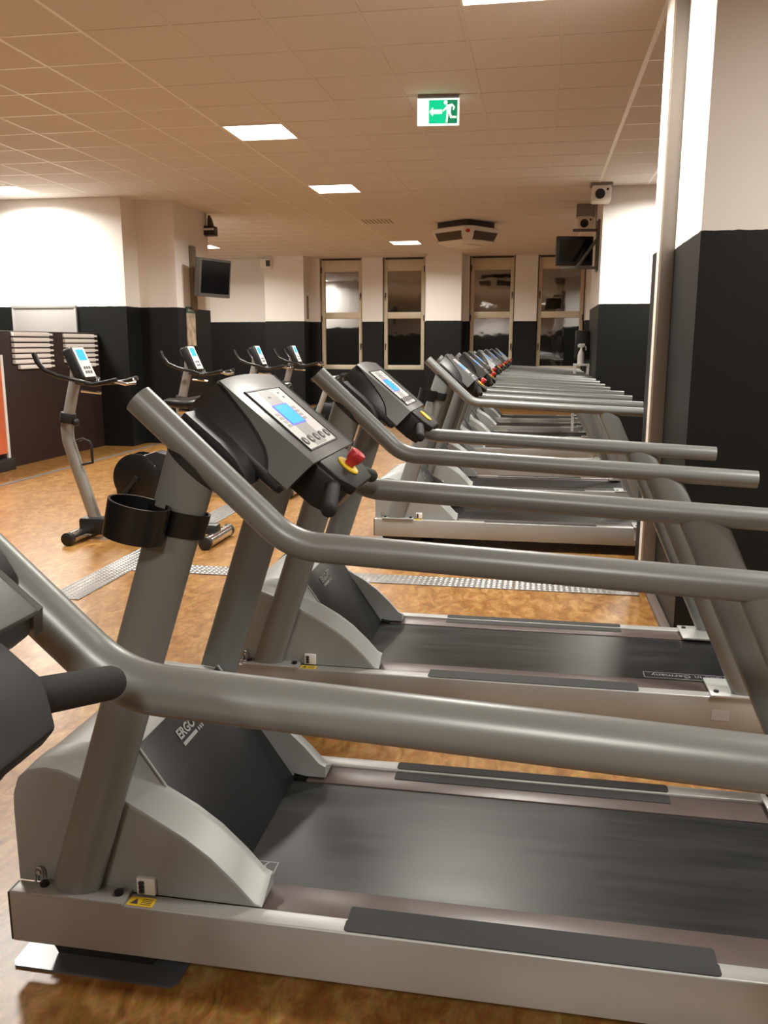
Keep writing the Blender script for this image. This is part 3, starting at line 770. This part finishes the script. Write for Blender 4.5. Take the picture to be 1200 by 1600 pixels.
tag(bk, 'nearest exercise bike, standing whole at left in front of the louvred partition', 'exercise bike', 'exercise bikes in a line')
for y, x, l in ((8.15, -2.956, 'second exercise bike, its console and saddle above the nearest treadmill tube'), (10.15, -2.93, 'third exercise bike in front of the black wall'), (11.75, -2.93, 'farthest exercise bike, left of the first window')):
    c = copy_tree(bk); c.location = (x, y, 0); c['label'] = l

# ------------------------------------------------------------------ left side: partition with louvres, board, banner
pt = tag(MB().box(-6.42, -6.30, 7.6, 11.69, 0, 1.645, bev=.006).build('low_partition', 'brownwood'), 'dark brown low partition with slatted louvres at far left', 'partition')
for k, (y0, y1, zt) in enumerate(((9.56, 10.44, 1.632), (10.72, 11.60, 1.622))):
    r = empty('louvre_panel', (-6.30, (y0+y1)/2, 1.15))
    tag(r, ['off-white seven-slat louvre on the partition, nearer one', 'off-white seven-slat louvre behind the bike console, farther one'][k], 'louvre', 'louvres on the partition')
    off = (6.30, -(y0+y1)/2, -1.15)
    for s in range(7):
        z = zt-.046-s*.0665
        MB(off).prism([(-6.298, z), (-6.262, z-.004), (-6.256, z+.010), (-6.262, z+.044), (-6.298, z+.046)], y0+(.10 if s == 6 else 0), y1-.10, 'y').build('slat', 'slat', r, smooth=0)
        MB(off).prism([(-6.298, z+.010), (-6.270, z+.008), (-6.270, z+.030), (-6.298, z+.034)], y1-.10, y1, 'y').build('slat_tip', 'slat', r, smooth=0)
r = tag(empty('notice_board', (-7.12, 11.69, 1.5)), 'plain grey board on the wall above the partition', 'board')
MB((7.12, -11.69, -1.5)).box(-7.61, -6.63, 11.665, 11.699, .95, 2.03, bev=.004).build('board', 'greyboard', r)
for bx in ((-7.63, -6.61, 1.995, 2.04), (-7.63, -7.60, .95, 1.995), (-6.64, -6.61, .95, 1.995)):
    MB((7.12, -11.69, -1.5)).box(bx[0], bx[1], 11.655, 11.699, bx[2], bx[3], bev=.004).build('frame_bar', 'greyboard', r)
r = tag(empty('floor_banner', (-6.2, 8.95, 0)), 'orange-red banner with white edge at the left border', 'banner')
MB((6.2, -8.95, 0)).box(-6.235, -6.225, 8.3, 9.20, .20, 1.30).build('print', 'orange', r, smooth=0)
MB((6.2, -8.95, 0)).box(-6.245, -6.215, 9.20, 9.245, .14, 1.36, bev=.004).build('edge', 'white', r)
MB((6.2, -8.95, 0)).box(-6.26, -6.16, 8.3, 9.25, 0, .14, bev=.01).build('foot', 'under', r)

# hanging screen on the left column, cable duct, poster, loudspeaker
def screen(name, loc, rz, w, h, t, label, tilt=0.0, case='tvcase'):
    r = empty(name, loc, rz); r.rotation_euler.x = tilt
    tag(r, label, 'screen', 'wall screens')
    MB().box(-w/2, w/2, 0, t, -h/2, h/2, bev=.012).build('case', case, r)
    MB().box(-w/2+.035, w/2-.035, -.004, .004, -h/2+.055, h/2-.035).build('glass', 'tv', r, smooth=0)
    MB().box(-.10, .10, t, t+.05, -.10, .10, bev=.01).build('mount_plate', 'grille', r)
    return r
s = screen('hanging_screen', (-4.83, 12.62, 2.46), R(70), .70, .56, .10, 'dark flat screen hung from the left column', tilt=R(6))
MB().box(-.03, .03, .12, .3825, -.03, .03).build('arm', 'grille', s, smooth=0)
tag(MB().box(-5.262, -5.20, 12.66, 12.80, 2.0, 2.95, bev=.006).build('cable_duct', 'duct'), 'taupe vertical duct behind the hanging screen', 'duct')
r = tag(empty('poster', (-5.255, 12.62, 1.75)), 'narrow beige poster with green header on the black column', 'poster')
MB().box(-.003, .012, -.16, .16, -.29, .20).build('sheet', 'poster', r, smooth=0)
MB().box(-.003, .014, -.17, .17, .20, .29).build('header', 'postergreen', r, smooth=0)
hp_ = MB()
for y0, y1, z0, z1 in ((-.12, -.06, .225, .262), (-.05, .02, .23, .258), (.03, .12, .225, .262)): hp_.box(.014, .0146, y0, y1, z0, z1)
hp_.build('header_print', 'print', r, smooth=0)
r = tag(empty('loudspeaker', (-5.235, 13.40, 3.3)), 'small black loudspeaker high on the left column edge', 'loudspeaker')
MB().box(-.05, .14, -.10, .10, -.13, .02, bev=.02).build('cabinet', 'blackpl', r)
MB().prism([(.02, .02), (.10, .02), (.07, .13), (.04, .19), (.02, .13)], -.05, .05, 'y', bev=.006).build('bracket', 'grille', r)
MB().box(-.02, .142, -.102, -.09, -.05, -.02).build('trim_stripe', 'slat', r, smooth=0)
r = tag(empty('motion_detector', (-6.40, 20.08, 3.36)), 'small white detector box high on the far left pillar', 'detector')
MB().box(-.13, .13, -.12, .018, -.12, .10, bev=.02).build('case', 'acwhite', r)
MB().box(.02, .12, -.125, -.115, -.08, .06).build('lens', 'grille', r, smooth=0)
tag(MB().box(-5.512, -5.49, 20.35, 20.48, 2.08, 2.62, bev=.004).build('wall_vent', 'duct'), 'narrow brown vent in the window reveal', 'vent')

# ------------------------------------------------------------------ exit sign
r = tag(empty('exit_sign', (-.885, 7.55, ZC)), 'glowing green emergency exit sign with left arrow and running figure', 'exit sign')
r.rotation_euler.z = R(6); r.scale = (.92, 1, 1)
MB().box(-.185, .185, -.03, .03, -.028, .0, bev=.004).build('housing', 'signcase', r)
case = MB((0, 0, .027)).box(-.19, .19, -.014, .014, -.265, -.055, bev=.004).build('light_panel', 'signwhite', r)
def spoly(name, pts, mt, d, par):
    return MB((0, 0, .027)).prism(pts, -.014-d, -.0135, 'y').build(name, mt, par, smooth=0)
spoly('green_field', [(-.085, -.252), (.083, -.252), (.083, -.070), (-.085, -.070)], 'green', .0015, case)
spoly('green_field', [(.083, -.252), (.172, -.252), (.172, -.070), (.083, -.070)], 'greendim', .0015, case)
spoly('door_symbol', [(-.170, -.252), (-.090, -.252), (-.090, -.075), (-.170, -.075)], 'signwhite', .002, case)
spoly('arrow', [(-.080, -.160), (-.050, -.125), (-.045, -.144), (.035, -.144), (.035, -.178), (-.045, -.178), (-.050, -.197)], 'signwhite', .003, case)
man = [[(.066+.017*math.cos(t), -.090+.017*math.sin(t)) for t in [2*math.pi*k/12 for k in range(12)]],
       [(.072, -.110), (.125, -.098), (.150, -.125), (.140, -.150), (.128, -.146), (.134, -.128), (.118, -.115), (.112, -.165), (.075, -.165)],
       [(.072, -.120), (.040, -.150), (.045, -.162), (.078, -.135)],
       [(.075, -.165), (.095, -.165), (.088, -.205), (.084, -.245), (.068, -.245), (.072, -.200)],
       [(.092, -.165), (.112, -.165), (.122, -.195), (.165, -.195), (.165, -.212), (.108, -.212)]]
for q in man: spoly('running_figure', q, 'signwhite', .003, case)

# ------------------------------------------------------------------ hanging fan heater
r = tag(empty('ceiling_heater', (-1.28, 15.2, ZC)), 'white hanging fan heater with dark grilles, corner towards the viewer', 'heater')
r.rotation_euler.z = R(45+8); r.scale = (1.15, 1.15, .85)
MB().box(-.30, .30, -.30, .30, -.12, 0, bev=.01).build('ceiling_box', 'grille', r)
hp = []
for (w, z) in ((.36, -.12), (.40, -.15), (.40, -.20), (.33, -.40), (.28, -.44)):
    c = .10
    hp.append([(-w+c, -w, z), (w-c, -w, z), (w, -w+c, z), (w, w-c, z), (w-c, w, z), (-w+c, w, z), (-w, w-c, z), (-w, -w+c, z)])
body = MB().loft(hp).build('case', 'acwhite', r, smooth=25)
for k in range(4):
    q = Matrix.Rotation(R(90*k), 4, 'Z')
    b = MB()
    def P(u, t): return q @ Vector((u, -(.402-.07*t), -.205-.19*t))
    b.add([P(-.26, .08), P(.26, .08), P(.23, .9), P(-.23, .9)], [(0, 1, 2, 3)]); g = b.build('grille', 'grille', body, smooth=0)
    for s in range(6):
        t = .14+s*.14; b = MB(); v = [P(-.25, t), P(.25, t), P(.25, t+.05), P(-.25, t+.05)]
        nn = q @ Vector((0, -.008, 0)); b.add(v+[p+nn for p in v], [(4, 5, 6, 7), (0, 1, 5, 4), (2, 3, 7, 6)]); b.build('louvre', 'duct', g, smooth=0)
b = MB(); b.lathe([(.035, 0), (.035, .01), (.02, .014)], (-.355, -.355, -.23), (-1, -1, -.2), 16); b.build('badge', 'red', body)
MB().box(-.20, .20, -.20, .20, -.47, -.435, bev=.012).build('bottom_cover', 'acwhite', body)

# ------------------------------------------------------------------ right pillar: projectors, screen, stand with spray bottle
def projector(x, y, z, sc, label):
    r = tag(empty('wall_projector', (x, y, z)), label, 'projector', 'white projector boxes')
    MB().box(-.125*sc, .125*sc, -.12*sc, .15*sc, -.16*sc, .05*sc, bev=.03*sc).build('case', 'acwhite', r)
    b = MB(); b.lathe([(.062*sc, 0), (.064*sc, .012), (.045*sc, .014), (.044*sc, .006)], (-.02*sc, -.12*sc, -.065*sc), (0, -1, 0), 24); l = b.build('lens', 'blackgl', r)
    b = MB(); b.lathe([(.016*sc, 0), (.016*sc, .006)], (.075*sc, -.12*sc, -.01*sc), (0, -1, 0), 12); b.build('sensor', 'blackgl', r)
    MB().box(-.14*sc, .14*sc, -.10*sc, .14*sc, .05*sc, ZC-z).build('ceiling_plate', 'signcase', r, smooth=0)
projector(.735, 11.86, 3.44, .98, 'white projector with round black lens under the ceiling, at the pillar corner')
projector(.63, 13.55, 3.30, .95, 'second white projector, half hidden behind the bracket arm')
s = screen('bracket_screen', (.47, 12.75, 2.78), R(14), .52, .40, .08, 'dark flat screen on an angled steel bracket at the right pillar', case='blackpl')
r = tag(empty('wall_bracket', (.785, 12.70, 2.55)), 'grey steel bracket with diagonal strut carrying the right screen', 'bracket')
for a, b_, rad, nm in (((-.02, 0, .62), (-.02, 0, -.02), .022, 'upright'), ((-.02, 0, .50), (-.36, -.02, .50), .020, 'top_arm'), ((-.02, -.16, .38), (-.30, -.16, -.02), .020, 'diagonal_strut'), ((-.0, -.16, -.02), (-.52, -.16, -.02), .020, 'lower_arm')):
    MB().tube([a, b_], rad, 8).build(nm, 'tvcase', r)
MB().box(-.03, .0, -.20, .06, -.06, .62, bev=.006).build('wall_plate', 'tvcase', r)
r = tag(empty('small_stand', (.66, 13.36, 0)), 'slim white stand beside the far right pillar', 'stand')
MB().box(-.12, .11, -.14, .14, 1.17, 1.20, bev=.004).build('top', 'slat', r)
for a in (-.10, .09):
    for b_ in (-.12, .12): MB().box(a-.015, a+.015, b_-.015, b_+.015, 0, 1.17).build('leg', 'slat', r, smooth=0)
MB().box(-.10, .09, -.12, .12, .50, .52).build('shelf', 'slat', r, smooth=0)
r = tag(empty('spray_bottle', (.645, 13.32, 1.20)), 'white trigger spray bottle on the slim stand', 'bottle')
b = MB(); b.lathe([(.045, 0), (.05, .01), (.05, .13), (.04, .17), (.018, .21), (.016, .24)], (0, 0, 0), (0, 0, 1), 20); b.build('body', 'white', r)
b = MB(); b.prism([(-.05, .24), (.03, .24), (.05, .27), (.05, .30), (-.03, .30), (-.06, .28)], -.014, .014, 'y', bev=.004); b.build('spray_head', 'white', r)
b = MB(); b.tube([(.045, 0, .27), (.065, 0, .25), (.070, 0, .20)], .008, 8); b.build('trigger', 'white', r)
tag(MB().box(.57, .786, 13.78, 13.94, 1.25, 1.70, bev=.02).build('towel_dispenser', 'blackpl'), 'black dispenser box behind the spray bottle', 'dispenser')
